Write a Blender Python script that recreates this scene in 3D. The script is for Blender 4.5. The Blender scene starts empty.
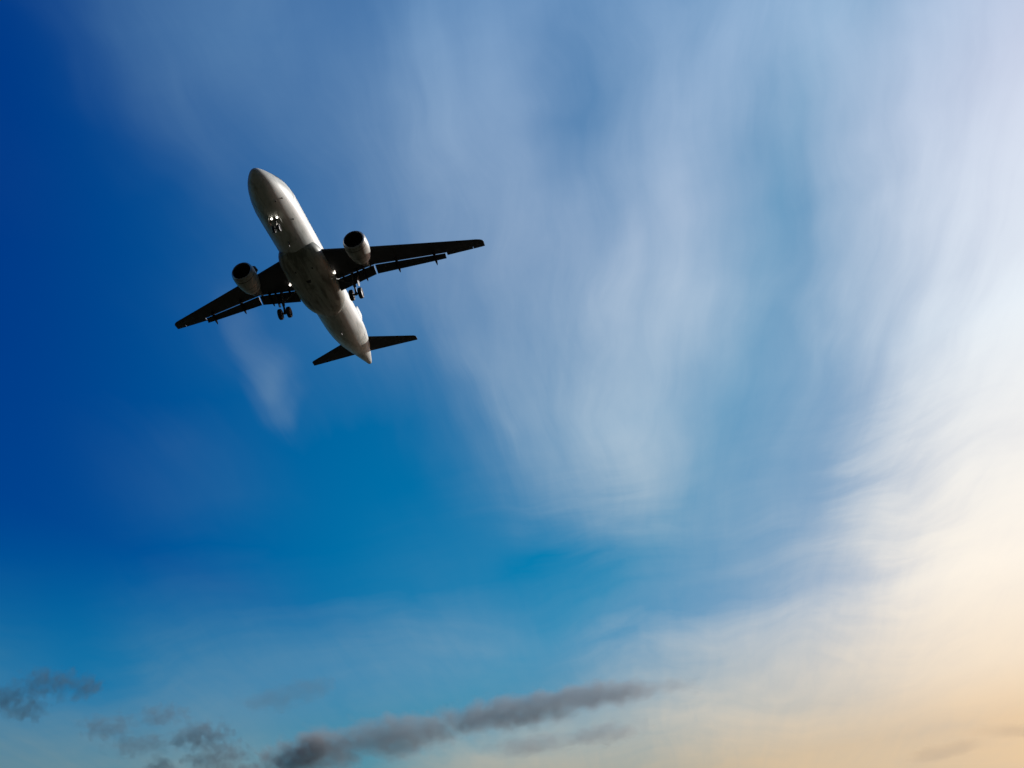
import bpy, bmesh, math, random
from mathutils import Vector, Matrix
R = math.radians
scene = bpy.context.scene
COL = scene.collection

# ------------------------------------------------------------------ camera
EYE = Vector((0, 0, 1.7))
cam = bpy.data.cameras.new('camera')
cam_ob = bpy.data.objects.new('camera', cam)
COL.objects.link(cam_ob)
cam.sensor_width = 36.0
cam.lens = 35.156
cam.shift_x = 0.203125                      # the photograph is an off-centre crop
cam.shift_y = -0.060547
cam.clip_start = 0.1
cam.clip_end = 80000
cam_rot = Matrix(((0.957083, 0.222873, 0.185255),
                  (0.277177, -0.517226, -0.809723),
                  (-0.084647, 0.82632, -0.556803)))
cam_ob.matrix_world = Matrix.Translation(EYE) @ cam_rot.to_4x4()
scene.camera = cam_ob

# ------------------------------------------------------------------ light, exposure
SUN_AZ, SUN_EL = 50.0, 25.0                # degrees from +Y towards +X, and above the horizon
scene.view_settings.view_transform = 'Standard'
scene.view_settings.look = 'None'
scene.view_settings.exposure = 0.0
scene.view_settings.gamma = 1.0
scene.view_settings.use_curve_mapping = False
scene.cycles.max_bounces = 6
scene.cycles.volume_bounces = 1
scene.cycles.use_adaptive_sampling = True
scene.cycles.adaptive_threshold = 0.015
scene.cycles.adaptive_min_samples = 12
scene.cycles.use_denoising = True

sun = bpy.data.lights.new('sun', 'SUN')
sun.energy = 4.2
sun.angle = R(0.6)
sun.color = (1.0, 0.98, 0.94)
sun_ob = bpy.data.objects.new('sun', sun)
COL.objects.link(sun_ob)
sd = Vector((math.sin(R(SUN_AZ)) * math.cos(R(SUN_EL)), math.cos(R(SUN_AZ)) * math.cos(R(SUN_EL)), math.sin(R(SUN_EL))))
sun_ob.rotation_euler = sd.to_track_quat('Z', 'Y').to_euler()
sun_ob.location = (40, 20, 40)


# ------------------------------------------------------------------ node helper
class NT:
    def __init__(self, tree):
        self.t = tree

    def n(self, kind, **kw):
        nd = self.t.nodes.new(kind)
        for k, v in kw.items():
            setattr(nd, k, v)
        return nd

    def put(self, sock, v):
        if isinstance(v, bpy.types.NodeSocket):
            self.t.links.new(v, sock)
        else:
            sock.default_value = v

    def m(self, op, a, b=None, c=None, clamp=False):
        nd = self.n('ShaderNodeMath', operation=op, use_clamp=clamp)
        self.put(nd.inputs[0], a)
        if b is not None:
            self.put(nd.inputs[1], b)
        if c is not None:
            self.put(nd.inputs[2], c)
        return nd.outputs[0]

    def v(self, op, a, b=None, out=0):
        nd = self.n('ShaderNodeVectorMath', operation=op)
        self.put(nd.inputs[0], a)
        if b is not None:
            self.put(nd.inputs[3 if op == 'SCALE' else 1], b)
        return nd.outputs[out]

    def xyz(self, x, y, z):
        nd = self.n('ShaderNodeCombineXYZ')
        for s, q in zip(nd.inputs, (x, y, z)):
            self.put(s, q)
        return nd.outputs[0]

    def sep(self, a):
        nd = self.n('ShaderNodeSeparateXYZ')
        self.put(nd.inputs[0], a)
        return nd.outputs

    def mix(self, f, a, b):
        nd = self.n('ShaderNodeMix', data_type='RGBA')
        self.put(nd.inputs[0], f)
        self.put(nd.inputs[6], a)
        self.put(nd.inputs[7], b)
        return nd.outputs[2]

    def ramp(self, f, stops, interp='LINEAR'):
        nd = self.n('ShaderNodeValToRGB')
        cr = nd.color_ramp
        cr.interpolation = interp
        while len(cr.elements) < len(stops):
            cr.elements.new(0.5)
        for e, (p, c) in zip(cr.elements, stops):
            e.position = p
            e.color = (c, c, c, 1) if not isinstance(c, tuple) else (*c, 1)
        self.put(nd.inputs[0], f)
        return nd.outputs[0]

    def smooth(self, x, a, b, lo=0.0, hi=1.0):
        nd = self.n('ShaderNodeMapRange', interpolation_type='SMOOTHSTEP')
        self.put(nd.inputs[0], x)
        for i, q in enumerate((a, b, lo, hi)):
            self.put(nd.inputs[1 + i], q)
        return nd.outputs[0]

    def noise(self, vec, scale, detail=4.0, rough=0.55, dist=0.0, color=False):
        nd = self.n('ShaderNodeTexNoise')
        self.put(nd.inputs['Vector'], vec)
        nd.inputs['Scale'].default_value = scale
        nd.inputs['Detail'].default_value = detail
        nd.inputs['Roughness'].default_value = rough
        nd.inputs['Distortion'].default_value = dist
        return nd.outputs[1 if color else 0]


# ------------------------------------------------------------------ sky: Nishita air with a high cirrus veil
SKY_STRENGTH = 0.10
world = bpy.data.worlds.new('World')
scene.world = world
world.use_nodes = True
k = NT(world.node_tree)
bg = world.node_tree.nodes['Background']
bg.inputs[1].default_value = SKY_STRENGTH
air = k.n('ShaderNodeTexSky', sky_type='NISHITA')
air.sun_disc = False
air.sun_elevation = R(SUN_EL)
air.sun_rotation = R(SUN_AZ)
air.altitude = 100
direction = k.n('ShaderNodeTexCoord').outputs['Generated']
dx, dy, dz = k.sep(k.v('NORMALIZE', direction))
RAD = 57.29578
az = k.m('MULTIPLY', k.m('ARCTAN2', dx, dy), RAD)
el = k.m('MULTIPLY', k.m('ARCSINE', dz), RAD)
hu = k.m('MULTIPLY', az, k.m('COSINE', k.m('DIVIDE', el, RAD)))      # degrees sideways along the sky
sky_pos = k.xyz(hu, el, 0.0)

# deep, polarised blue: contrast curve of the clear air
clear = k.v('MULTIPLY', k.v('SUBTRACT', air.outputs[0], (3.15, 0.02, -3.25)), (1.04, 0.55, 0.505))
clear = k.v('MAXIMUM', clear, (0.0, 0.0, 0.0))
polar = k.m('MAXIMUM', k.smooth(hu, -30.0, -8.0), k.smooth(el, 25.0, 15.0))                         # darkest a quarter turn from the sun, where the sky is polarised
clear = k.v('MULTIPLY', clear, k.mix(polar, (0.8, 0.48, 0.83, 1), (1, 1, 1, 1)))

dust = k.smooth(el, 15.0, 6.0)                                # the lowest air is dusty
clear = k.v('MULTIPLY', clear, k.mix(dust, (1, 1, 1, 1), (1.0, 0.94, 0.68, 1)))

# cirrus layer: overhead plane coordinates make its fibres run to a far vanishing point
zz = k.m('ADD', k.m('MAXIMUM', dz, 0.0), 0.10)
plane = k.xyz(k.m('DIVIDE', dx, zz), k.m('DIVIDE', dy, zz), 0.0)
big = k.v('SUBTRACT', k.noise(sky_pos, 0.055, 3.0, 0.5, color=True), (0.5, 0.5, 0.5))
fine = k.v('SUBTRACT', k.noise(sky_pos, 0.22, 2.0, 0.5, color=True), (0.5, 0.5, 0.5))
# two sets of ice fibres: overhead ones run to the far horizon, lower ones lie in slanting feathers
rot = k.n('ShaderNodeMapping')
k.put(rot.inputs['Vector'], k.v('ADD', plane, k.v('SCALE', big, 0.28)))
rot.inputs['Rotation'].default_value = (0, 0, R(6))
rot.inputs['Scale'].default_value = (8.0, 1.1, 1)
rot2 = k.n('ShaderNodeMapping')
k.put(rot2.inputs['Vector'], k.v('ADD', sky_pos, k.v('SCALE', big, 9.0)))
rot2.inputs['Rotation'].default_value = (0, 0, R(-17))
rot2.inputs['Scale'].default_value = (0.10, 0.85, 1)
low = k.smooth(el, 27.0, 17.0)
fvec = k.mix(low, k.noise(rot.outputs[0], 1.0, 6.0, 0.55, 0.3, color=True), k.noise(rot2.outputs[0], 1.0, 6.0, 0.55, 0.2, color=True))
fib = k.sep(fvec)[0]
fray = k.v('MULTIPLY', k.v('SUBTRACT', fvec, (0.5, 0.5, 0.5)), k.mix(low, (3.6, 5.0, 0.0, 1), (3.4, 2.6, 0.0, 1)))
warp = k.v('ADD', k.v('ADD', k.v('SCALE', big, 4.0), k.v('SCALE', fine, 1.4)), fray)
pos = k.v('ADD', sky_pos, warp)

# optical depth of the veil: one row every 3 degrees of height from the horizon up, across the sky
# and separate wisps: (degrees sideways, degrees up, half length, half width, tilt, cover)
COVER_FROM, COVER_STEP_UP = (-45, 50), 3.0
COVER = [
    (0.00, 0.00, 0.00, 0.00, 0.00, 0.00, 0.00, 0.00, 0.00, 0.00, 0.00, 0.00, 0.00, 0.00, 0.00, 0.00, 0.00, 0.02, 0.00, 0.00, 0.00, 0.00, 0.00, 0.00, 0.00, 0.00, 0.00, 0.00, 0.00, 0.00, 0.00, 0.00),
    (0.00, 0.00, 0.00, 0.00, 0.00, 0.00, 0.00, 0.04, 0.07, 0.00, 0.00, 0.09, 0.54, 0.65, 0.24, 0.00, 0.60, 1.24, 0.86, 0.12, 0.10, 0.00, 0.00, 0.00, 0.00, 0.00, 0.00, 0.00, 0.00, 0.00, 0.00, 0.00),
    (0.00, 0.00, 0.00, 0.00, 0.00, 0.04, 0.21, 0.72, 0.95, 0.58, 0.08, 0.47, 1.55, 1.99, 1.25, 0.40, 0.91, 1.88, 1.79, 0.98, 1.20, 2.09, 1.14, 0.02, 0.00, 0.00, 0.00, 0.00, 0.00, 0.00, 0.00, 0.00),
    (0.00, 0.00, 0.00, 0.01, 0.35, 0.61, 0.73, 1.01, 1.17, 0.81, 0.20, 0.08, 0.71, 1.07, 0.79, 0.52, 1.08, 1.30, 1.29, 1.00, 1.80, 3.17, 2.34, 0.46, 0.00, 0.00, 0.00, 0.00, 0.00, 0.00, 0.00, 0.00),
    (0.00, 0.00, 0.01, 0.14, 0.49, 0.68, 0.54, 0.44, 0.47, 0.32, 0.15, 0.17, 0.14, 0.08, 0.08, 0.30, 0.57, 0.64, 0.59, 0.95, 2.09, 3.15, 2.50, 0.53, 0.00, 0.00, 0.00, 0.00, 0.00, 0.00, 0.00, 0.00),
    (0.00, 0.00, 0.01, 0.17, 0.27, 0.19, 0.03, 0.09, 0.27, 0.21, 0.16, 0.16, 0.19, 0.20, 0.11, 0.07, 0.11, 0.11, 0.23, 0.48, 0.99, 2.70, 3.20, 2.60, 0.89, 0.00, 0.00, 0.00, 0.00, 0.00, 0.00, 0.00),
    (0.00, 0.00, 0.00, 0.02, 0.10, 0.05, 0.00, 0.04, 0.08, 0.06, 0.02, 0.01, 0.03, 0.04, 0.00, 0.00, 0.15, 0.15, 0.16, 0.25, 0.54, 1.46, 2.31, 1.97, 0.82, 0.00, 0.00, 0.00, 0.00, 0.00, 0.00, 0.00),
    (0.00, 0.00, 0.00, 0.00, 0.00, 0.00, 0.00, 0.00, 0.00, 0.00, 0.00, 0.00, 0.01, 0.02, 0.04, 0.20, 0.42, 0.34, 0.19, 0.20, 0.35, 1.36, 2.26, 1.78, 0.51, 0.00, 0.00, 0.00, 0.00, 0.00, 0.00, 0.00),
    (0.00, 0.00, 0.00, 0.00, 0.00, 0.00, 0.00, 0.02, 0.05, 0.04, 0.01, 0.00, 0.00, 0.00, 0.11, 0.37, 0.66, 0.53, 0.22, 0.18, 0.29, 0.86, 1.96, 2.38, 1.37, 0.18, 0.00, 0.00, 0.00, 0.00, 0.00, 0.00),
    (0.00, 0.00, 0.00, 0.00, 0.00, 0.00, 0.00, 0.01, 0.06, 0.03, 0.00, 0.00, 0.00, 0.01, 0.18, 0.39, 0.71, 0.69, 0.35, 0.20, 0.35, 0.74, 1.30, 1.60, 1.20, 0.23, 0.00, 0.00, 0.00, 0.00, 0.00, 0.00),
    (0.00, 0.00, 0.00, 0.00, 0.00, 0.00, 0.00, 0.00, 0.00, 0.00, 0.01, 0.05, 0.04, 0.09, 0.24, 0.41, 0.64, 0.83, 0.63, 0.34, 0.32, 0.67, 1.31, 1.61, 1.34, 0.43, 0.00, 0.00, 0.00, 0.00, 0.00, 0.00),
    (0.00, 0.00, 0.00, 0.00, 0.00, 0.00, 0.00, 0.00, 0.00, 0.01, 0.06, 0.09, 0.11, 0.21, 0.34, 0.46, 0.64, 0.83, 0.76, 0.41, 0.23, 0.57, 1.09, 1.42, 1.36, 0.67, 0.00, 0.00, 0.00, 0.00, 0.00, 0.00),
    (0.00, 0.00, 0.00, 0.00, 0.00, 0.00, 0.00, 0.00, 0.00, 0.02, 0.06, 0.10, 0.19, 0.31, 0.44, 0.53, 0.67, 0.71, 0.70, 0.47, 0.33, 0.55, 0.91, 1.17, 0.93, 0.27, 0.00, 0.00, 0.00, 0.00, 0.00, 0.00),
    (0.00, 0.00, 0.00, 0.00, 0.00, 0.00, 0.00, 0.00, 0.00, 0.00, 0.06, 0.12, 0.22, 0.34, 0.60, 0.69, 0.61, 0.52, 0.65, 0.59, 0.50, 0.66, 0.68, 1.26, 0.96, 0.11, 0.00, 0.00, 0.00, 0.00, 0.00, 0.00),
    (0.00, 0.00, 0.00, 0.00, 0.00, 0.00, 0.01, 0.01, 0.00, 0.00, 0.10, 0.15, 0.22, 0.34, 0.73, 0.85, 0.60, 0.39, 0.62, 0.68, 0.70, 0.84, 0.41, 0.63, 0.67, 0.07, 0.00, 0.00, 0.00, 0.00, 0.00, 0.00),
    (0.00, 0.00, 0.00, 0.00, 0.00, 0.00, 0.01, 0.00, 0.00, 0.05, 0.22, 0.25, 0.27, 0.35, 0.73, 0.88, 0.67, 0.42, 0.58, 0.64, 0.64, 0.71, 0.30, 0.07, 0.12, 0.00, 0.00, 0.00, 0.00, 0.00, 0.00, 0.00),
    (0.00, 0.00, 0.00, 0.00, 0.00, 0.00, 0.00, 0.00, 0.00, 0.17, 0.37, 0.43, 0.38, 0.36, 0.59, 0.79, 0.73, 0.50, 0.46, 0.44, 0.32, 0.37, 0.12, 0.00, 0.00, 0.00, 0.00, 0.00, 0.00, 0.00, 0.00, 0.00),
    (0.00, 0.00, 0.00, 0.00, 0.00, 0.00, 0.00, 0.00, 0.03, 0.23, 0.43, 0.55, 0.50, 0.33, 0.36, 0.60, 0.69, 0.46, 0.26, 0.19, 0.04, 0.09, 0.00, 0.00, 0.00, 0.00, 0.00, 0.00, 0.00, 0.00, 0.00, 0.00),
    (0.00, 0.00, 0.00, 0.00, 0.00, 0.00, 0.00, 0.00, 0.04, 0.19, 0.31, 0.48, 0.51, 0.27, 0.15, 0.32, 0.48, 0.35, 0.06, 0.02, 0.00, 0.00, 0.00, 0.00, 0.00, 0.00, 0.00, 0.00, 0.00, 0.00, 0.00, 0.00),
    (0.00, 0.00, 0.00, 0.00, 0.00, 0.00, 0.00, 0.00, 0.01, 0.08, 0.12, 0.28, 0.37, 0.18, 0.01, 0.05, 0.22, 0.15, 0.00, 0.00, 0.00, 0.00, 0.00, 0.00, 0.00, 0.00, 0.00, 0.00, 0.00, 0.00, 0.00, 0.00),
]
BANKS = [
    (-13.56, 30.26, 3.605, 2.196, 89.2, 0.28),
    (-14.31, 33.38, 4.107, 1.43, 101, 0.13),
    (-12.64, 29.2, 1.814, 1.182, -131.8, 0.12),
    (-0.8431, 44.98, 13.1, 2.736, -90.82, 0.22),
    (5.734, 42.42, 8.959, 2.932, -96.78, -0.2),
    (11.06, 36.05, 11.8, 3.073, -99.01, 0.16),
    (15.47, 31.08, 8.955, 2.624, -97.07, -0.1),
    (5.951, 23.95, 5.823, 3.111, 94.65, 0.22),
    (-0.9467, 29.77, 8.339, 2.518, 109.8, 0.16),
    (-14.61, 46.14, 10.78, 2.762, 107.2, 0.05),
    (5.667, 31.82, 5.866, 2.169, -116.6, 0.2),
    (14.86, 19.91, 4.808, 2.742, -118.5, -0.12),
    (6.468, 34.1, 4.258, 2.153, -107, 0.12),
]
cover = None
px_, py_, _ = k.sep(pos)
across = k.smooth(px_, *COVER_FROM)
across.node.interpolation_type = 'LINEAR'
for i, row in enumerate(COVER):
    rp = k.ramp(across, [(j / 31, q / 4) for j, q in enumerate(row)], 'B_SPLINE')
    if cover is None:
        cover = rp
    else:
        up = k.smooth(py_, (i - 1) * COVER_STEP_UP, i * COVER_STEP_UP)
        up.node.interpolation_type = 'LINEAR'
        cover = k.mix(up, cover, rp)
cover = k.m('MULTIPLY', cover, 4.0)
for (cu, cv, ha, hb, tilt, amt) in BANKS:
    mp = k.n('ShaderNodeMapping', vector_type='TEXTURE')
    k.put(mp.inputs['Vector'], pos)
    mp.inputs['Location'].default_value = (cu, cv, 0)
    mp.inputs['Rotation'].default_value = (0, 0, R(tilt))
    mp.inputs['Scale'].default_value = (ha, hb, 1)
    d = k.v('LENGTH', mp.outputs[0], out=1)
    b = k.smooth(d, 1.0, 0.0, 0.0, amt)
    cover = b if cover is None else k.m('ADD', cover, b)

grain = k.m('SUBTRACT', k.noise(k.v('ADD', k.v('MULTIPLY', rot.outputs[0], (2.6, 2.2, 1.0)), (7.0, 3.0, 0.0)), 1.0, 6.0, 0.6, 0.5), 0.5)
tex = k.m('ADD', k.m('ADD', k.m('MULTIPLY', k.m('SUBTRACT', fib, 0.5), 0.85), k.m('MULTIPLY', grain, 0.5)), 1.0)
puff = k.m('ADD', k.m('MULTIPLY', k.m('SUBTRACT', k.noise(sky_pos, 0.18, 6.0, 0.6, 0.3), 0.5), 0.45), 1.0)
cover = k.m('MULTIPLY', cover, k.smooth(hu, 48.0, 62.0, 1.0, 0.25))
veil = k.m('MAXIMUM', k.m('MULTIPLY', k.m('MULTIPLY', cover, tex), puff), 0.0)
veil = k.m('SUBTRACT', 1.0, k.m('POWER', 2.718, k.m('MULTIPLY', veil, -1.0)))      # optical depth to cover

cloud_light = k.ramp(k.m('DIVIDE', el, 50.0, clamp=True), [
    (0.0, (8.11, 5.53, 2.98)), (0.06, (8.07, 5.6, 2.95)), (0.152, (8.6, 6.25, 3.9)), (0.20, (9.4, 7.8, 6.0)), (0.28, (10.2, 9.25, 8.0)),
    (0.50, (8.36, 9.0, 9.5)), (0.70, (6.96, 7.7, 9.11)), (1.0, (4.0, 5.96, 8.67))])
shade = k.mix(k.smooth(el, 18.0, 9.0), (0.119, 0.306, 0.40, 1), (0.26, 0.37, 0.44, 1))
side = k.mix(k.smooth(hu, -35.0, 26.0), shade, (1.03, 1.03, 1.03, 1))   # cloud facing away from the sun is dim and blue
cloud_light = k.v('MULTIPLY', cloud_light, side)
above = k.smooth(el, -1.0, 0.5)
full = k.mix(veil, clear, cloud_light)
behind = k.m('MULTIPLY', k.smooth(dy, 0.30, -0.30), k.smooth(el, 75.0, 35.0))          # unseen sky behind the camera dimmed to grey, added to keep the belly dark
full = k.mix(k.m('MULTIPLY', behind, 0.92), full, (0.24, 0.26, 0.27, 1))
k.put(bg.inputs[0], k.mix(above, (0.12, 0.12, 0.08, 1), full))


# ------------------------------------------------------------------ materials
def mat(name, base, rough=0.5, metal=0.0, spec=0.5, build=None):
    m = bpy.data.materials.new(name)
    m.use_nodes = True
    q = NT(m.node_tree)
    bs = m.node_tree.nodes['Principled BSDF']
    bs.inputs['Base Color'].default_value = (*base, 1)
    bs.inputs['Roughness'].default_value = rough
    bs.inputs['Metallic'].default_value = metal
    bs.inputs['Specular IOR Level'].default_value = spec
    if build:
        build(q, bs)
    return m


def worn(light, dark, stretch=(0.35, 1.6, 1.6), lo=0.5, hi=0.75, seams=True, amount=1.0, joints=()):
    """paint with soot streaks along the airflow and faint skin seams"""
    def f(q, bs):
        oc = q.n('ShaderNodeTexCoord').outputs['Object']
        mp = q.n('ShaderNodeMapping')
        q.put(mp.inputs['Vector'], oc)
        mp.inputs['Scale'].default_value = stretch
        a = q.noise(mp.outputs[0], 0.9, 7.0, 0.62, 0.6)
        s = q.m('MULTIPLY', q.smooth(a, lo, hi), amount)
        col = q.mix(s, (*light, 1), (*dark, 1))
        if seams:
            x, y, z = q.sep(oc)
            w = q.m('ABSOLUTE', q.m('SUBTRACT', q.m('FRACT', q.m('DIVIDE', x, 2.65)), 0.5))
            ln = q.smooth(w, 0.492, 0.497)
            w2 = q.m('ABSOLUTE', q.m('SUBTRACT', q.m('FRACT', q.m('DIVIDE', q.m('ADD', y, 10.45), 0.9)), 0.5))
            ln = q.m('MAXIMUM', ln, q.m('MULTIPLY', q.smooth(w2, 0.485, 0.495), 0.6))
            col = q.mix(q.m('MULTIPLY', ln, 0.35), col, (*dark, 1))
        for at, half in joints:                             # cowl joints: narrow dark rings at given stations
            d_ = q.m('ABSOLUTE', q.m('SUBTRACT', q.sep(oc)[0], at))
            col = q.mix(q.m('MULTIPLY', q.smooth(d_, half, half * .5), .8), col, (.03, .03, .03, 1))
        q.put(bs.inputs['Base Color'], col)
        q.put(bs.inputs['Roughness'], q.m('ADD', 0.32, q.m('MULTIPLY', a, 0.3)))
    return f


M = {}
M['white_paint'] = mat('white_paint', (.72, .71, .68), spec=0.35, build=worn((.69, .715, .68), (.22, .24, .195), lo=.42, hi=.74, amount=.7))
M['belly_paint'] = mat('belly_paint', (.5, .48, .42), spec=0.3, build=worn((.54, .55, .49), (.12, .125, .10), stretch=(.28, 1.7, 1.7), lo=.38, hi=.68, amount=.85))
M['wing_grey'] = mat('wing_grey', (.16, .16, .165), 0.5, spec=0.25, build=worn((.065, .065, .07), (.035, .035, .035), amount=.8))
M['tail_grey'] = mat('tail_grey', (.14, .14, .145), 0.5, spec=0.25, build=worn((.065, .065, .07), (.04, .04, .04), seams=False))
M['dark_fairing'] = mat('dark_fairing', (.03, .03, .03), 0.8, spec=0.0, build=worn((.03, .03, .032), (.018, .018, .018), seams=False))
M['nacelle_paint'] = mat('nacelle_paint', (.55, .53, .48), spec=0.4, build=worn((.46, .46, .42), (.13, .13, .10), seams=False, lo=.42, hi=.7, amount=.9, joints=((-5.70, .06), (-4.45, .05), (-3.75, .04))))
M['bare_metal'] = mat('bare_metal', (.55, .55, .56), 0.28, 1.0, build=worn((.55, .55, .56), (.38, .37, .36), seams=False))
M['hot_metal'] = mat('hot_metal', (.10, .09, .085), 0.5, 0.7, build=worn((.11, .10, .09), (.05, .045, .04), seams=False))
M['duct_dark'] = mat('duct_dark', (.02, .02, .022), 0.6, build=worn((.022, .022, .024), (.012, .012, .012), seams=False))
M['fan_blade'] = mat('fan_blade', (.06, .06, .065), 0.4, 0.6, build=worn((.07, .07, .075), (.04, .04, .04), seams=False))
M['gear_paint'] = mat('gear_paint', (.12, .12, .12), 0.45, build=worn((.13, .13, .12), (.05, .05, .05), seams=False))
M['dark_strut'] = mat('dark_strut', (.07, .07, .07), 0.5, build=worn((.08, .08, .08), (.03, .03, .03), seams=False))
M['tyre_rubber'] = mat('tyre_rubber', (.018, .018, .018), 0.8, build=worn((.02, .02, .02), (.012, .012, .012), seams=False))
M['window_glass'] = mat('window_glass', (.02, .022, .028), 0.08, spec=0.6)
M['door_line'] = mat('door_line', (.12, .12, .12), 0.5)


def lamp_mat(name, col, power):
    m = bpy.data.materials.new(name)
    m.use_nodes = True
    b = m.node_tree.nodes['Principled BSDF']
    b.inputs['Base Color'].default_value = (.8, .8, .8, 1)
    b.inputs['Emission Color'].default_value = (*col, 1)
    b.inputs['Emission Strength'].default_value = power
    return m


M['lit_lamp'] = lamp_mat('lit_lamp', (1.0, .93, .82), 5.0)
M['lit_lamp_soft'] = lamp_mat('lit_lamp_soft', (1.0, .90, .78), 3.0)


# ------------------------------------------------------------------ mesh helpers
class MB:
    def __init__(self):
        self.b = bmesh.new()
        self.mi = 0

    def face(self, vs):
        try:
            f = self.b.faces.new(vs)
            f.material_index = self.mi
            f.smooth = True
        except ValueError:
            pass

    def loft(self, rings, closed=True, cap0=True, cap1=True):
        rv = [[self.b.verts.new(p) for p in r] for r in rings]
        n = len(rings[0])
        for a, c in zip(rv, rv[1:]):
            for i in range(n if closed else n - 1):
                j = (i + 1) % n
                self.face((a[i], a[j], c[j], c[i]))
        if cap0:
            self.face(list(reversed(rv[0])))
        if cap1:
            self.face(rv[-1])
        return self

    def tube(self, p0, p1, r0, r1=None, n=14, cap=True):
        p0, p1 = Vector(p0), Vector(p1)
        r1 = r0 if r1 is None else r1
        d = (p1 - p0).normalized()
        u = d.orthogonal().normalized()
        w = d.cross(u)
        rings = [[p + (u * math.cos(a) + w * math.sin(a)) * r for a in [2 * math.pi * i / n for i in range(n)]]
                 for p, r in ((p0, r0), (p1, r1))]
        return self.loft(rings, cap0=cap, cap1=cap)

    def lathe(self, axis_pt, d, prof, n=40, cap0=False, cap1=False):
        """prof: (distance along d, radius)"""
        d = Vector(d).normalized()
        u = d.orthogonal().normalized()
        w = d.cross(u)
        o = Vector(axis_pt)
        rings = [[o + d * s + (u * math.cos(a) + w * math.sin(a)) * r for a in [2 * math.pi * i / n for i in range(n)]]
                 for s, r in prof]
        return self.loft(rings, cap0=cap0, cap1=cap1)

    def slab(self, pts, th):
        """polygon pts (planar) thickened by vector th, edges bevelled later by caller if wanted"""
        th = Vector(th)
        a = [Vector(p) - th * .5 for p in pts]
        c = [Vector(p) + th * .5 for p in pts]
        return self.loft([a, c])

    def build(self, name, mats, parent=None, sharp=35):
        bmesh.ops.recalc_face_normals(self.b, faces=self.b.faces[:])
        me = bpy.data.meshes.new(name)
        self.b.to_mesh(me)
        self.b.free()
        for m in (mats if isinstance(mats, (list, tuple)) else [mats]):
            me.materials.append(m)
        try:
            me.set_sharp_from_angle(angle=R(sharp))
        except Exception:
            pass
        o = bpy.data.objects.new(name, me)
        COL.objects.link(o)
        if parent:
            o.parent = parent
        return o


# ------------------------------------------------------------------ ground (below the frame; throws its light up on the belly)
g = MB()
rings = []
for r in (0.5, 6, 20, 60, 200, 800, 3000, 12000, 40000):
    rings.append([Vector((r * math.cos(a), r * math.sin(a), 0)) for a in [2 * math.pi * i / 64 for i in range(64)]])
g.loft(rings, cap0=True, cap1=False)


def ground_nodes(q, bs):
    oc = q.n('ShaderNodeTexCoord').outputs['Object']
    a = q.noise(oc, 0.02, 8.0, 0.6)
    c = q.noise(oc, 3.0, 5.0, 0.6)
    f = q.smooth(q.m('ADD', q.m('MULTIPLY', a, .7), q.m('MULTIPLY', c, .3)), .38, .62)
    q.put(bs.inputs['Base Color'], q.mix(f, (.013, .016, .008, 1), (.032, .028, .017, 1)))


ground = g.build('ground', mat('dry_grass', (.1, .09, .05), 0.9, spec=0.1, build=ground_nodes))
ground['kind'] = 'structure'

# ------------------------------------------------------------------ the airliner
# local frame: x = metres aft of the point 17 m behind the nose, y = starboard, z = up
X0 = 17.0
plane_rot = Matrix(((0.0528, -0.9986, 0.00074),
                    (0.99851, 0.05281, 0.01394),
                    (-0.01396, 0.0, 0.9999)))
jet = bpy.data.objects.new('airliner', None)
jet.empty_display_size = 2
COL.objects.link(jet)
jet.matrix_world = Matrix.Translation(EYE + Vector((-16.7075, 80.4702, 60.786))) @ plane_rot.to_4x4()
jet['label'] = 'white twin-engine passenger jet with wheels and flaps down, flying in the blue sky'
jet['category'] = 'airplane'


def V(x, y, z):
    return Vector((x - X0, y, z))


# --- fuselage stations: x, half width, top z, bottom z
ST = [(0, .03, -.42, -.48), (.06, .18, -.27, -.64), (.2, .38, -.11, -.83), (.5, .64, .10, -1.10), (1.0, .95, .38, -1.40), (1.8, 1.30, .80, -1.72),
      (2.8, 1.59, 1.42, -1.93), (4.0, 1.83, 1.84, -2.05), (5.5, 1.955, 2.03, -2.07), (7.0, 1.975, 2.07, -2.07),
      (15, 1.975, 2.07, -2.07), (24.0, 1.975, 2.07, -2.07), (26, 1.96, 2.07, -1.97), (28, 1.88, 2.06, -1.68),
      (30, 1.70, 2.03, -1.22), (32, 1.40, 1.97, -.66), (34, 1.03, 1.87, -.06), (36, .60, 1.60, .48), (37.0, .38, 1.40, .76), (37.5, .25, 1.26, .88)]


def pchip(xs, ys, x):
    i = 0
    while i < len(xs) - 2 and x > xs[i + 1]:
        i += 1
    h = [xs[j + 1] - xs[j] for j in range(len(xs) - 1)]
    dl = [(ys[j + 1] - ys[j]) / h[j] for j in range(len(xs) - 1)]

    def slope(j):
        if j == 0:
            return dl[0]
        if j == len(xs) - 1:
            return dl[-1]
        if dl[j - 1] * dl[j] <= 0:
            return 0.0
        w1, w2 = 2 * h[j] + h[j - 1], h[j] + 2 * h[j - 1]
        return (w1 + w2) / (w1 / dl[j - 1] + w2 / dl[j])
    t = (x - xs[i]) / h[i]
    a, b = slope(i), slope(i + 1)
    return ((2 * t**3 - 3 * t**2 + 1) * ys[i] + (t**3 - 2 * t**2 + t) * h[i] * a
            + (-2 * t**3 + 3 * t**2) * ys[i + 1] + (t**3 - t**2) * h[i] * b)


ST = [(x - .32 * (1 - min(1, x / 3.5)) ** 1, w, a, b) for x, w, a, b in ST]     # slightly drawn-out nose
SX = [s[0] for s in ST]


def section(x):
    return tuple(pchip(SX, [s[i] for s in ST], x) for i in (1, 2, 3))


def skin(x, phi, off=0.0):
    """point on the fuselage; phi from port (0) up over the top to starboard (pi)"""
    w, zt, zb = section(x)
    zc, hz = (zt + zb) / 2, (zt - zb) / 2
    return V(x, -(w + off) * math.cos(phi), zc + (hz + off) * math.sin(phi))


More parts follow.
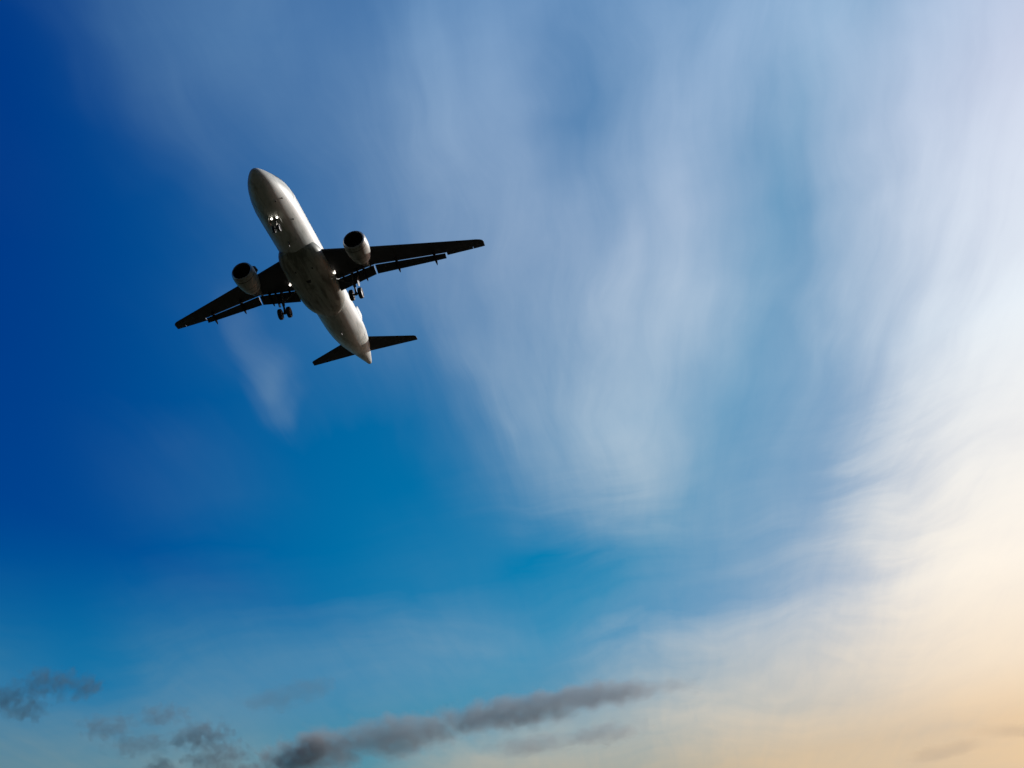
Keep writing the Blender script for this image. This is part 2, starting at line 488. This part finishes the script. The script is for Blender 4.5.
def phi_at(x, z, side=-1):
    w, zt, zb = section(x)
    a = math.asin(max(-1, min(1, (z - (zt + zb) / 2) / ((zt - zb) / 2))))
    return a if side < 0 else math.pi - a


xs = [-.32, -.3, -.27, -.2, -.1, 0, .12, .2, .32, .5, .7, 1.0, 1.35] + [1.8 + .4 * i for i in range(14)] + [8 + 1.0 * i for i in range(17)] + [24.5 + .5 * i for i in range(26)] + [37.25, 37.5]
f = MB()
f.loft([[skin(x, 2 * math.pi * i / 72) for i in range(72)] for x in xs], cap1=False)
# hollow auxiliary power exhaust in the tail cone
w, zt, zb = section(37.5)
zc, hz = (zt + zb) / 2, (zt - zb) / 2
f.loft([[V(x, -w * s * math.cos(a), zc + hz * s * math.sin(a)) for a in [2 * math.pi * i / 72 for i in range(72)]]
        for x, s in ((37.5, 1.0), (37.56, .8), (37.2, .7))], cap0=False)
fus = f.build('fuselage', M['white_paint'], jet)


def patch(mb, x0, x1, z0, z1, side, off, nx=3, nz=4, round_=0.0):
    """raised plate lying on the fuselage side between two stations and two heights"""
    top, bot = [], []
    for lvl, rows in ((off, top), (-.03, bot)):
        for i in range(nx + 1):
            x = x0 + (x1 - x0) * i / nx
            rows.append([skin(x, phi_at(x, z0 + (z1 - z0) * j / nz, side), lvl) for j in range(nz + 1)])
    tv = [[mb.b.verts.new(p) for p in r] for r in top]
    bv = [[mb.b.verts.new(p) for p in r] for r in bot]
    for i in range(nx):
        for j in range(nz):
            mb.face((tv[i][j], tv[i + 1][j], tv[i + 1][j + 1], tv[i][j + 1]))
    edge = [(i, 0) for i in range(nx + 1)] + [(nx, j) for j in range(1, nz + 1)] + [(i, nz) for i in range(nx - 1, -1, -1)] + [(0, j) for j in range(nz - 1, 0, -1)]
    for a, c in zip(edge, edge[1:] + edge[:1]):
        mb.face((tv[a[0]][a[1]], tv[c[0]][c[1]], bv[c[0]][c[1]], bv[a[0]][a[1]]))


def oval(mb, x, z, rx, rz, side, off, n=14):
    ph = lambda xx, zz: phi_at(xx, zz, side)
    t = [skin(x + rx * math.cos(a), ph(x + rx * math.cos(a), z + rz * math.sin(a)), off) for a in [2 * math.pi * i / n for i in range(n)]]
    c = [skin(x + rx * math.cos(a), ph(x + rx * math.cos(a), z + rz * math.sin(a)), -.03) for a in [2 * math.pi * i / n for i in range(n)]]
    mb.loft([c, t])


for side in (-1, 1):
    for x in (5.35, 29.6):                                  # passenger doors, outlined, with their small window
        mb = MB()
        lo, hi = (-.48, 1.38) if x < 10 else (-.38, 1.36)
        patch(mb, x - .41, x + .41, lo, hi, side, .012, 3, 8)
        dr = mb.build('passenger_door', M['white_paint'], fus)
        mb = MB()
        for (a0, a1, b0, b1) in ((x - .46, x - .42, lo - .05, hi + .05), (x + .42, x + .46, lo - .05, hi + .05),
                                 (x - .419, x + .419, lo - .05, lo - .01), (x - .419, x + .419, hi + .01, hi + .05)):
            patch(mb, a0, a1, b0, b1, side, .016, 2, 8)
        oval(mb, x, .72, .10, .15, side, .02)
        mb.build('door_outline', M['door_line'], fus)
    for i in range(40):                                     # cabin windows
        x = 7.0 + i * .533
        if x > 28.4:
            break
        mb = MB()
        oval(mb, x, .52, .115, .165, side, .008)
        mb.build('cabin_window', M['window_glass'], fus)
    for (x0, x1, z0, z1) in ((1.75, 2.25, .28, .62), (2.32, 2.85, .42, .98), (2.92, 3.4, .55, 1.05)):
        mb = MB()
        patch(mb, x0, x1, z0, z1, side, .01)
        mb.build('cockpit_window', M['window_glass'], fus)

# small fittings under the forward fuselage: probes, aerials, drain mast, access panels
for (x, ph) in ((3.0, -62), (3.3, -40), (6.2, -48), (6.9, -118)):
    mb = MB()
    c = skin(x, R(ph), .0)
    n_ = (c - V(x, 0, -.05)).normalized()
    mb.tube(c - n_ * .03, c + n_ * .10, .07, .05, 10)
    mb.build('air_data_probe', M['door_line'], fus)
for (x, h) in ((8.6, .42), (25.2, .36)):
    mb = MB()
    zb = section(x)[2]
    mb.loft([[V(x - .22, 0, zb + .02), V(x, .03, zb + .02), V(x + .25, 0, zb + .02), V(x, -.03, zb + .02)],
             [V(x + .02, 0, zb - h), V(x + .1, .015, zb - h), V(x + .22, 0, zb - h), V(x + .1, -.015, zb - h)]])
    mb.build('blade_antenna', M['door_line'], fus)

# --- belly fairing where the wings pass under the cabin
BF = [(10.0, .9, -2.0), (10.5, 1.55, -2.13), (11.2, 1.98, -2.30), (12.2, 2.20, -2.45), (13.5, 2.26, -2.54), (16.0, 2.28, -2.58), (18.0, 2.26, -2.56),
      (19.3, 2.18, -2.48), (20.4, 1.98, -2.34), (21.3, 1.6, -2.19), (22.0, 1.0, -2.06)]
mb = MB()
rg = []
for i in range(49):
    x = 10.0 + 12.0 * i / 48
    hw = pchip([q[0] for q in BF], [q[1] for q in BF], x)
    zb = pchip([q[0] for q in BF], [q[2] for q in BF], x)
    zc = -1.25
    ring = []
    for j in range(48):
        a = 2 * math.pi * j / 48
        c, s = math.cos(a), math.sin(a)
        e = 0.8                                              # slightly squared section
        cx = math.copysign(abs(c) ** e, c)
        sx = math.copysign(abs(s) ** e, s)
        ring.append(V(x, hw * cx, zc + (sx * (zc - zb) if s < 0 else sx * .75)))
    rg.append(ring)
mb.loft(rg)
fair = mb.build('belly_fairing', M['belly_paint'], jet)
for (x, y, lx, ly) in ((13.0, 0.75, .55, .35), (13.0, -.75, .55, .35), (14.6, 0.1, .4, .5)):     # air inlets of the cooling packs
    mb = MB()
    zb = pchip([q[0] for q in BF], [q[2] for q in BF], x)
    mb.loft([[V(x - lx * .5, y - ly * .5, zb + d2), V(x + lx * .5, y - ly * .35, zb + d2), V(x + lx * .5, y + ly * .35, zb + d2), V(x - lx * .5, y + ly * .5, zb + d2)]
             for d2 in (.30, -.012 if abs(y) < .5 else .05)])
    mb.build('pack_inlet', M['duct_dark'], fair)


# --- wings
def foil(n=18):
    """unit chord: upper surface from the trailing to the leading edge, then the lower one back; (x, z) at 12 % thickness"""
    up, lo = [], []
    for i in range(n + 1):
        x = .5 * (1 - math.cos(math.pi * i / n))
        t = .6 * (.2969 * math.sqrt(x) - .126 * x - .3516 * x**2 + .2843 * x**3 - .1015 * x**4)
        c = .018 * math.sin(math.pi * x ** .8)
        up.append((x, c + t))
        lo.append((x, c - t * .85))
    return up, lo


UP, LO = foil()


def foil_ring(le, chord, y, z, tc, end=1.0, begin=0.0, pitch=0.0):
    """aerofoil section cut between begin and end fractions of the chord"""
    def cut(line):
        out = []
        for (x, zz) in line:
            xx = begin + (end - begin) * x
            # sample original curve at xx
            for (a, b) in zip(line, line[1:]):
                if a[0] <= xx <= b[0] + 1e-9:
                    t = (xx - a[0]) / max(1e-9, b[0] - a[0])
                    out.append((xx, a[1] + (b[1] - a[1]) * t))
                    break
        return out
    u, l = cut(UP), cut(LO)
    pts = list(reversed(u)) + l[1:]
    if begin == 0 and end >= 1.0:
        pts = pts[:-1]
    k_ = tc / .12
    cp, sp = math.cos(pitch), math.sin(pitch)
    r = []
    for (x, zz) in pts:
        X, Z = x * chord, zz * k_ * chord
        r.append(V(le + X * cp + Z * sp, y, z - X * sp + Z * cp))
    return r


def lerp(a, b, t):
    return a + (b - a) * t


def le_x(y):
    return 11.95 + (y - 1.95) * .4935


def wz(y):
    return -1.20 + (y - 1.95) * .108 + .0005 * (y - 1.95) ** 2


def cove(y):                                                # rear edge of the fixed wing ahead of the flaps
    return lerp(17.15, 17.0, (y - 2) / 4.2) if y < 6.2 else lerp(17.0, 19.35, (y - 6.2) / 7.0)


def flap_te(y):
    return lerp(18.3, 17.88, (y - 2) / 4.2) if y < 6.2 else lerp(17.88, 19.82, (y - 6.2) / 7.0)


def thick(y):
    return .145 if y < 2 else (lerp(.145, .118, (y - 2) / 4.2) if y < 6.2 else lerp(.118, .105, (y - 6.2) / 10.8))


for side in (-1, 1):
    def S(ring):
        return [Vector((p.x, p.y * side, p.z)) for p in ring]
    mb = MB()
    rg = []
    for y in (1.2, 2.0, 3.0, 4.2, 5.2, 6.2, 8, 10, 12, 13.2):
        le, ce = le_x(y), cove(y)
        chord = (ce - le) / .82
        rg.append(S(foil_ring(le, chord, y, wz(y), thick(y), end=.82)))
    mb.loft(rg)
    rg = []
    tip_te = lambda y: lerp(19.85, 20.62, (y - 13.2) / 3.8)
    for y, shrink in ((13.2, 0), (14.2, 0), (15.4, 0), (16.4, 0), (16.75, .05), (16.95, .16), (17.05, .36)):
        le = le_x(y) + shrink * 1.0
        te = tip_te(y) - shrink * .12
        if y < 15.9:
            te_cut = .76
        else:
            te_cut = 1.0
        chord = te - le
        rg.append((y, S(foil_ring(le, chord, y, wz(y) + .0, .105 * (1 - shrink), end=te_cut))))
    inner = [r for y, r in rg if y < 15.9]
    y0 = 15.9
    mid = S(foil_ring(le_x(y0), tip_te(y0) - le_x(y0), y0, wz(y0), .105, end=.76))
    mb.loft(inner + [mid])
    mid2 = S(foil_ring(le_x(y0), tip_te(y0) - le_x(y0), y0 + .003, wz(y0), .105))
    mb.loft([mid2] + [r for y, r in rg if y > 15.9])
    wing = mb.build('wing', M['wing_grey'], jet)
    mb = MB()
    mb.loft([S(foil_ring(le_x(y), tip_te(y) - le_x(y), y, wz(y) - .0, .105, begin=.768)) for y in (13.25, 14.5, 15.87)])
    mb.build('aileron', M['wing_grey'], wing)

    for (ya, yb) in ((2.15, 6.12), (6.26, 13.1)):           # flaps lowered behind the slot
        mb = MB()
        rg = []
        for i in range(7):
            y = lerp(ya, yb, i / 6)
            a = cove(y) - .06
            drop = R(27)
            c = (flap_te(y) - a) / math.cos(drop)
            zl = wz(y) - .19 + .06 * (y - 2) / 11
            rg.append(S(foil_ring(a, c, y, zl, .13, pitch=drop)))
        mb.loft(rg)
        mb.build('flap', M['wing_grey'], wing)
    # flap hooks: short links bridging the slot
    for y in (2.9, 4.4, 5.8):
        mb = MB()
        mb.slab([V(cove(y) - .5, y * side, wz(y) - .28), V(cove(y) + .35, y * side, wz(y) - .42), V(cove(y) + .35, y * side, wz(y) - .22), V(cove(y) - .5, y * side, wz(y) - .05)], (0, .16, 0))
        mb.build('flap_bracket', M['dark_fairing'], wing)
    for (y, ln, rr) in ((5.05, 2.0, .19), (8.38, 2.1, .20), (12.05, 1.8, .18)):
        mb = MB()
        e = flap_te(y)
        rg = []
        for (s, q) in ((0, .02), (.08, .45), (.25, .85), (.5, 1), (.72, .82), (.9, .45), (1, .06)):
            x = e + .40 - ln * (1 - s)
            zl = wz(y) - .24 - (.50 * max(0, s - .35) / .65)
            rg.append([V(x, y * side + rr * .8 * q * math.cos(a), zl + rr * 1.5 * q * math.sin(a)) for a in [2 * math.pi * j / 16 for j in range(16)]])
        mb.loft(rg)
        mb.build('flap_track_fairing', M['dark_fairing'], wing)
    # landing lamp under the wing root, lit
    y = 2.36
    mb = MB()
    c = V(15.6, y * side, wz(y) - .42)
    d = Vector((-.80, 0, -.60)).normalized()
    mb.lathe(c - d * .04, d, [(0, .15), (.10, .15), (.11, .12)], 20, cap0=True)
    hs = mb.build('landing_light', M['dark_strut'], wing)
    mb = MB()
    mb.lathe(c + d * .05, d, [(0, .115), (.05, .105), (.07, .06)], 20, cap0=True, cap1=True)
    mb.tube(c + Vector((0.05, 0, .35)), c - d * .03, .06, .06, 8)
    lm = mb.build('lamp_lens', M['lit_lamp_soft'], wing)
    lm['label'] = 'lit landing lamp glowing at the wing root'

    # --- engine
    ey, ez = 5.72 * side, -2.05
    ax = Vector((1, 0, -.015))
    mb = MB()
    o = V(10.75, ey, ez)
    mb.lathe(o, ax, [(.30, .97), (.12, 1.065), (.34, 1.12), (.7, 1.15), (1.2, 1.15), (1.8, 1.10), (2.4, .99), (2.9, .86), (3.05, .81), (3.0, .77), (2.6, .74)], 56)
    # inner duct of the intake
    mb.mi = 1
    mb.lathe(o, ax, [(.16, .905), (.35, .87), (.8, .88), (1.25, .90)], 56)
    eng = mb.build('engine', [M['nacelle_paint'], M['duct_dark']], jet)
    mb = MB()
    mb.lathe(o, ax, [(.18, 1.075), (.08, 1.035), (.02, .99), (.0, .955), (.03, .925), (.17, .902)], 56)
    mb.build('intake_lip', M['bare_metal'], eng)
    mb = MB()
    mb.lathe(o, ax, [(.62, .02), (.72, .11), (.9, .20), (1.1, .27)], 24)
    for i in range(30):
        a = 2 * math.pi * i / 30
        da = .16
        p = lambda r_, aa, xx: V(10.75 + xx, ey + r_ * math.cos(aa), ez + r_ * math.sin(aa))
        v_ = [mb.b.verts.new(q) for q in (p(.24, a, 1.0), p(.24, a + da, 1.12), p(.89, a + da * .9 + .1, 1.16), p(.89, a + .1, 1.02))]
        mb.face(v_)
    mb.lathe(o, ax, [(1.2, .01), (1.2, .90)], 40)
    mb.build('fan', M['fan_blade'], eng)
    mb = MB()
    mb.lathe(o, ax, [(2.5, .60), (3.1, .56), (3.6, .45), (3.9, .39), (3.85, .35), (3.4, .36)], 40)
    mb.lathe(o, ax, [(3.3, .32), (3.8, .22), (4.2, .05)], 24, cap1=True)
    mb.lathe(o, ax, [(2.65, .58), (2.65, .76)], 40)
    mb.build('exhaust_nozzle', M['hot_metal'], eng)
    mb = MB()
    rg = []
    for (x, zt, zb, hw) in ((11.9, -1.02, -1.12, .06), (12.6, -.92, -1.3, .20), (13.6, -.80, -1.4, .24), (14.6, -.75, -1.5, .22), (15.6, -.8, -1.55, .17), (16.6, -.85, -1.2, .05)):
        rg.append([V(x, ey - hw, zt), V(x, ey + hw, zt), V(x, ey + hw, zb), V(x, ey - hw, zb)])
    mb.loft(rg)
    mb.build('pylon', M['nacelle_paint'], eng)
    mb = MB()
    a = R(48)
    inb = -side
    cy, sy = math.cos(a) * inb, math.sin(a)
    q = lambda x, r_: V(x, ey + r_ * cy, ez + r_ * sy)
    mb.slab([q(11.5, 1.15), q(12.0, 1.50), q(12.75, 1.55), q(12.9, 1.12)], (0, -.035 * sy, .035 * cy))
    mb.build('nacelle_strake', M['wing_grey'], eng)

    # --- tailplane
    mb = MB()
    rg = []
    for y, sh in ((.35, 0), (.9, 0), (3, 0), (5, 0), (6.15, 0), (6.30, .1), (6.37, .3)):
        le = lerp(31.55, 34.85, (y - .8) / 5.5) + sh * .6
        te = lerp(34.85, 35.85, (y - .8) / 5.5) - sh * .1
        rg.append(S(foil_ring(le, te - le, y, .85 + y * .1, .10 * (1 - sh))))
    mb.loft(rg)
    mb.build('horizontal_stabilizer', M['tail_grey'], jet)

# --- fin
mb = MB()
rg = []
for z, le, te, tc in ((1.75, 29.6, 35.6, .09), (3, 30.75, 36.0, .09), (5.2, 32.6, 36.3, .09), (7.4, 34.5, 36.75, .09), (7.55, 34.8, 36.7, .05)):
    ring = foil_ring(le, te - le, 0, 0, tc)
    rg.append([Vector((p.x, p.z * 1.0, z)) for p in ring])
mb.loft(rg)
mb.build('vertical_stabilizer', M['white_paint'], jet)


# --- landing gear
def wheel(parent, cx, cy, cz, r, w):
    mb = MB()
    o = V(cx, cy - w / 2, cz)
    mb.lathe(o, (0, 1, 0), [(.04, r * .58), (.0, r * .70), (.03 * w, r * .86), (.14 * w, r * .96), (.3 * w, r), (.7 * w, r), (.86 * w, r * .96), (.97 * w, r * .86), (w, r * .70), (w - .04, r * .58)], 36)
    mb.mi = 1
    mb.lathe(o, (0, 1, 0), [(.05, .02), (.05, r * .3), (.09, r * .45), (.05, r * .57)], 24)
    mb.lathe(o, (0, 1, 0), [(w - .05, .02), (w - .05, r * .3), (w - .09, r * .45), (w - .05, r * .57)], 24)
    return mb.build('wheel', [M['tyre_rubber'], M['dark_strut']], parent)


for side in (-1, 1):
    y = 3.8 * side
    mb = MB()
    mb.tube(V(17.05, y, -1.15), V(17.42, y, -2.55), .17, .15)
    mb.tube(V(17.42, y, -2.55), V(17.6, y, -3.28), .10, .10)
    mb.tube(V(17.6, y - .40, -3.35), V(17.6, y + .40, -3.35), .10, .10)
    mb.tube(V(17.6, y, -3.41), V(17.6, y, -3.15), .16, .13)
    mb.tube(V(17.3, y, -2.2), V(17.1, y - 1.5 * side, -1.45), .08, .07)          # side stay
    mb.tube(V(17.62, y, -2.5), V(17.95, y, -2.95), .045, .045)                     # torque link
    mb.tube(V(17.95, y, -2.95), V(17.72, y, -3.35), .045, .045)
    mb.tube(V(17.1, y + .35 * side, -1.5), V(17.4, y + .1 * side, -2.4), .035, .035)
    gear = mb.build('main_gear', M['dark_strut'], jet)
    for s in (-1, 1):
        wheel(gear, 17.6, y + s * .465, -3.35, .58, .42)
    mb = MB()
    yy = y + .42 * side
    mb.slab([V(16.75, yy + .12 * side, -1.35), V(17.55, yy + .12 * side, -1.30), V(17.80, yy, -2.35), V(17.2, yy, -2.75), V(16.95, yy, -2.4)], (0, .06, 0))
    mb.build('gear_door', M['wing_grey'], gear)

mb = MB()
mb.tube(V(4.75, 0, -1.7), V(5.0, 0, -2.55), .11, .10)
mb.tube(V(5.0, 0, -2.55), V(5.09, 0, -3.05), .065, .065)
mb.tube(V(5.09, -.22, -3.08), V(5.09, .22, -3.08), .06, .06)
mb.tube(V(4.95, 0, -2.3), V(6.0, 0, -1.95), .055, .05)                            # drag stay
mb.tube(V(5.1, 0, -2.55), V(5.32, 0, -2.78), .03, .03)
mb.tube(V(5.32, 0, -2.78), V(5.15, 0, -3.0), .03, .03)
mb.tube(V(4.85, -.3, -2.16), V(4.85, .3, -2.16), .045, .045)
ng = mb.build('nose_gear', M['gear_paint'], jet)
for s in (-1, 1):
    wheel(ng, 5.09, s * .25, -3.08, .38, .22)
    mb = MB()
    mb.slab([V(4.35, s * .42, -1.9), V(5.25, s * .42, -1.92), V(5.15, s * .56, -2.55), V(4.45, s * .56, -2.52)], (0, .035, 0))
    mb.build('gear_door', M['belly_paint'], ng)
    d = Vector((-.93, 0, -.36)).normalized()
    c = V(4.70, s * .26, -2.16)
    mb = MB()
    mb.lathe(c - d * .12, d, [(0, .05), (.06, .11), (.14, .125), (.15, .105)], 20, cap0=True)
    mb.mi = 1
    mb.lathe(c, d, [(.01, .105), (.04, .09), (.055, .05)], 20, cap0=True, cap1=True)
    lt = mb.build('taxi_light', [M['gear_paint'], M['lit_lamp']], ng)
    lt['label'] = 'lit lamp on the nose wheel leg'
d = Vector((-.93, 0, -.36)).normalized()
for c in (V(4.98, .0, -2.46), V(5.02, -.14, -2.70)):
    mb = MB()
    mb.lathe(c - d * .14, d, [(0, .04), (.05, .08), (.10, .085)], 16, cap0=True)
    mb.mi = 1
    mb.lathe(c - d * .04, d, [(.0, .08), (.03, .06)], 16, cap0=True, cap1=True)
    mb.build('turnoff_light', [M['gear_paint'], M['lit_lamp_soft']], ng)


# ------------------------------------------------------------------ low dark clouds, real vapour some kilometres off
def dark_cloud(name, label, azim, elev, dist, lobes, density, ragged, grain, albedo, seed, group=None):
    """lobes: (sideways, up, half length, half height) in degrees seen from the field; turned into metres here"""
    mpd = dist * math.tan(R(1.0))
    d = Vector((math.sin(R(azim)) * math.cos(R(elev)), math.cos(R(azim)) * math.cos(R(elev)), math.sin(R(elev))))
    L = [(a * mpd, b * mpd, c * mpd, e * mpd) for a, b, c, e in lobes]
    x0 = min(l[0] - l[2] for l in L) * 1.0
    x1 = max(l[0] + l[2] for l in L) * 1.0
    z0 = min(l[1] - l[3] for l in L) * 1.15
    z1 = max(l[1] + l[3] for l in L) * 1.15
    dep = 1.5 * max(l[3] for l in L)
    bm = bmesh.new()
    bmesh.ops.create_icosphere(bm, subdivisions=4, radius=1.0)
    for v in bm.verts:                                  # a rounded, flattened hull round all the lobes
        c = v.co
        e = lambda q: math.copysign(abs(q) ** .62, q)
        v.co = Vector(((x0 + x1) / 2 + e(c.x) * (x1 - x0) * .56, e(c.y) * dep * 1.15, (z0 + z1) / 2 + e(c.z) * (z1 - z0) * .58))
    me = bpy.data.meshes.new(name)
    bm.to_mesh(me)
    bm.free()
    m = bpy.data.materials.new('cloud_vapour')
    m.use_nodes = True
    t = m.node_tree
    t.nodes.remove(t.nodes['Principled BSDF'])
    q = NT(t)
    oc = q.n('ShaderNodeTexCoord').outputs['Object']
    so = (seed * 37.1, seed * 11.7, seed * 5.3)
    nz = q.v('ADD', oc, tuple(v * mpd for v in so))
    w = q.v('SUBTRACT', q.noise(q.v('MULTIPLY', nz, (1.0, .2, 1.0)), .35 / mpd * grain, 3.0, .5, color=True), (.5, .5, .5))
    p = q.v('ADD', oc, q.v('SCALE', w, .9 * mpd))
    tot = None
    for (a, b, c, e) in L:
        r = q.v('LENGTH', q.v('MULTIPLY', q.v('SUBTRACT', p, (a, 0, b)), (1 / c, 1 / dep, 1 / e)), out=1)
        bump = q.smooth(r, 1.0, .15)
        tot = bump if tot is None else q.m('MAXIMUM', tot, bump)
    st = q.v('MULTIPLY', nz, (.7, .16, 1.25))             # fibres run away from the field, so the torn edge is not averaged out
    n1 = q.noise(st, 1.0 / mpd * grain, 6.0, .6)
    dn = q.m('ADD', tot, q.m('MULTIPLY', q.m('SUBTRACT', n1, .52), ragged))
    dn = q.m('MULTIPLY', q.smooth(dn, .08, 1.0), q.smooth(tot, 0.0, .12))
    vol = q.n('ShaderNodeVolumePrincipled')
    vol.inputs['Color'].default_value = (*albedo, 1)
    vol.inputs['Anisotropy'].default_value = .2
    q.put(vol.inputs['Density'], q.m('MULTIPLY', dn, density / dep))
    t.links.new(vol.outputs[0], t.nodes['Material Output'].inputs['Volume'])
    m.cycles.volume_step_rate = 0.12
    me.materials.append(m)
    o = bpy.data.objects.new(name, me)
    COL.objects.link(o)
    o.location = EYE + d * dist
    o.rotation_euler = (0, 0, -R(azim))
    o['label'] = label
    o['category'] = 'cloud'
    if group:
        o['group'] = group
    return o


GREY = (.44, .455, .475)
SCRAP = (.23, .29, .34)
dark_cloud('cloud', 'long dark grey cloud bank low in the sky, drawn to a point rightwards', -6.5, 11.2, 4000,
           [(5.8, .52, 8.6, .85), (2.0, .17, 6.6, 1.3), (-3.6, -.2, 5.6, 1.55), (-7.2, -.45, 3.4, 1.6)], 1.6, 1.5, 1.9, GREY, 1)
dark_cloud('cloud', 'small dark grey puff just off the left end of the long cloud bank', -16.0, 10.3, 4000,
           [(0, 0, 2.6, 1.3), (1.2, .6, 1.4, .9)], 1.9, 2.2, 2.0, GREY, 2)
dark_cloud('cloud', 'ragged torn grey cloud scrap near the bottom edge, tallest of the scraps', -20.2, 11.0, 3800,
           [(-.3, .9, 2.0, 1.1), (.3, -.3, 2.6, 1.3), (1.0, -1.2, 2.6, 1.0), (-2.6, -.6, 1.2, .8)], 1.0, 3.6, 2.9, SCRAP, 3)
dark_cloud('cloud', 'faint broken grey cloud scraps left of the tall ragged one', -24.6, 12.1, 3800,
           [(-1.0, .5, 2.2, 1.0), (.5, -.5, 2.4, .9), (1.8, .9, 2.0, .8), (3.0, -.2, 1.6, .7)], .55, 3.6, 2.9, SCRAP, 4)
dark_cloud('cloud', 'dark blue-grey cloud scraps at the left edge of the sky', -29.6, 14.4, 3600,
           [(-1.4, -.3, 2.6, 1.0), (.7, .4, 2.6, 1.1), (2.6, .2, 1.5, .8), (-.4, -.9, 1.6, .6)], .75, 3.6, 3.0, (.15, .22, .27), 5)
dark_cloud('cloud', 'faint grey smudge of cloud above the left end of the long cloud bank', -16.4, 13.4, 4000,
           [(0, 0, 3.0, 1.0), (1.6, .4, 2.4, .9)], .3, 2.6, 2.2, SCRAP, 9)
dark_cloud('cloud', 'thin flat grey cloud streak under the pointed right end of the cloud bank', .5, 9.85, 4200,
           [(0, 0, 3.4, .8)], .55, 1.8, 1.8, GREY, 6)
dark_cloud('cloud', 'thin flat grey cloud streak below the middle of the cloud bank', -3.1, 9.75, 4200,
           [(0, 0, 3.4, .8)], .55, 1.8, 1.8, GREY, 7)
dark_cloud('cloud', 'thin tan cloud streak in the orange glow low at the far right', 16.8, 6.9, 4500,
           [(-1.3, -.2, 2.8, .5), (1.3, .18, 2.8, .5)], .25, 1.0, 1.1, (.6, .47, .36), 8)
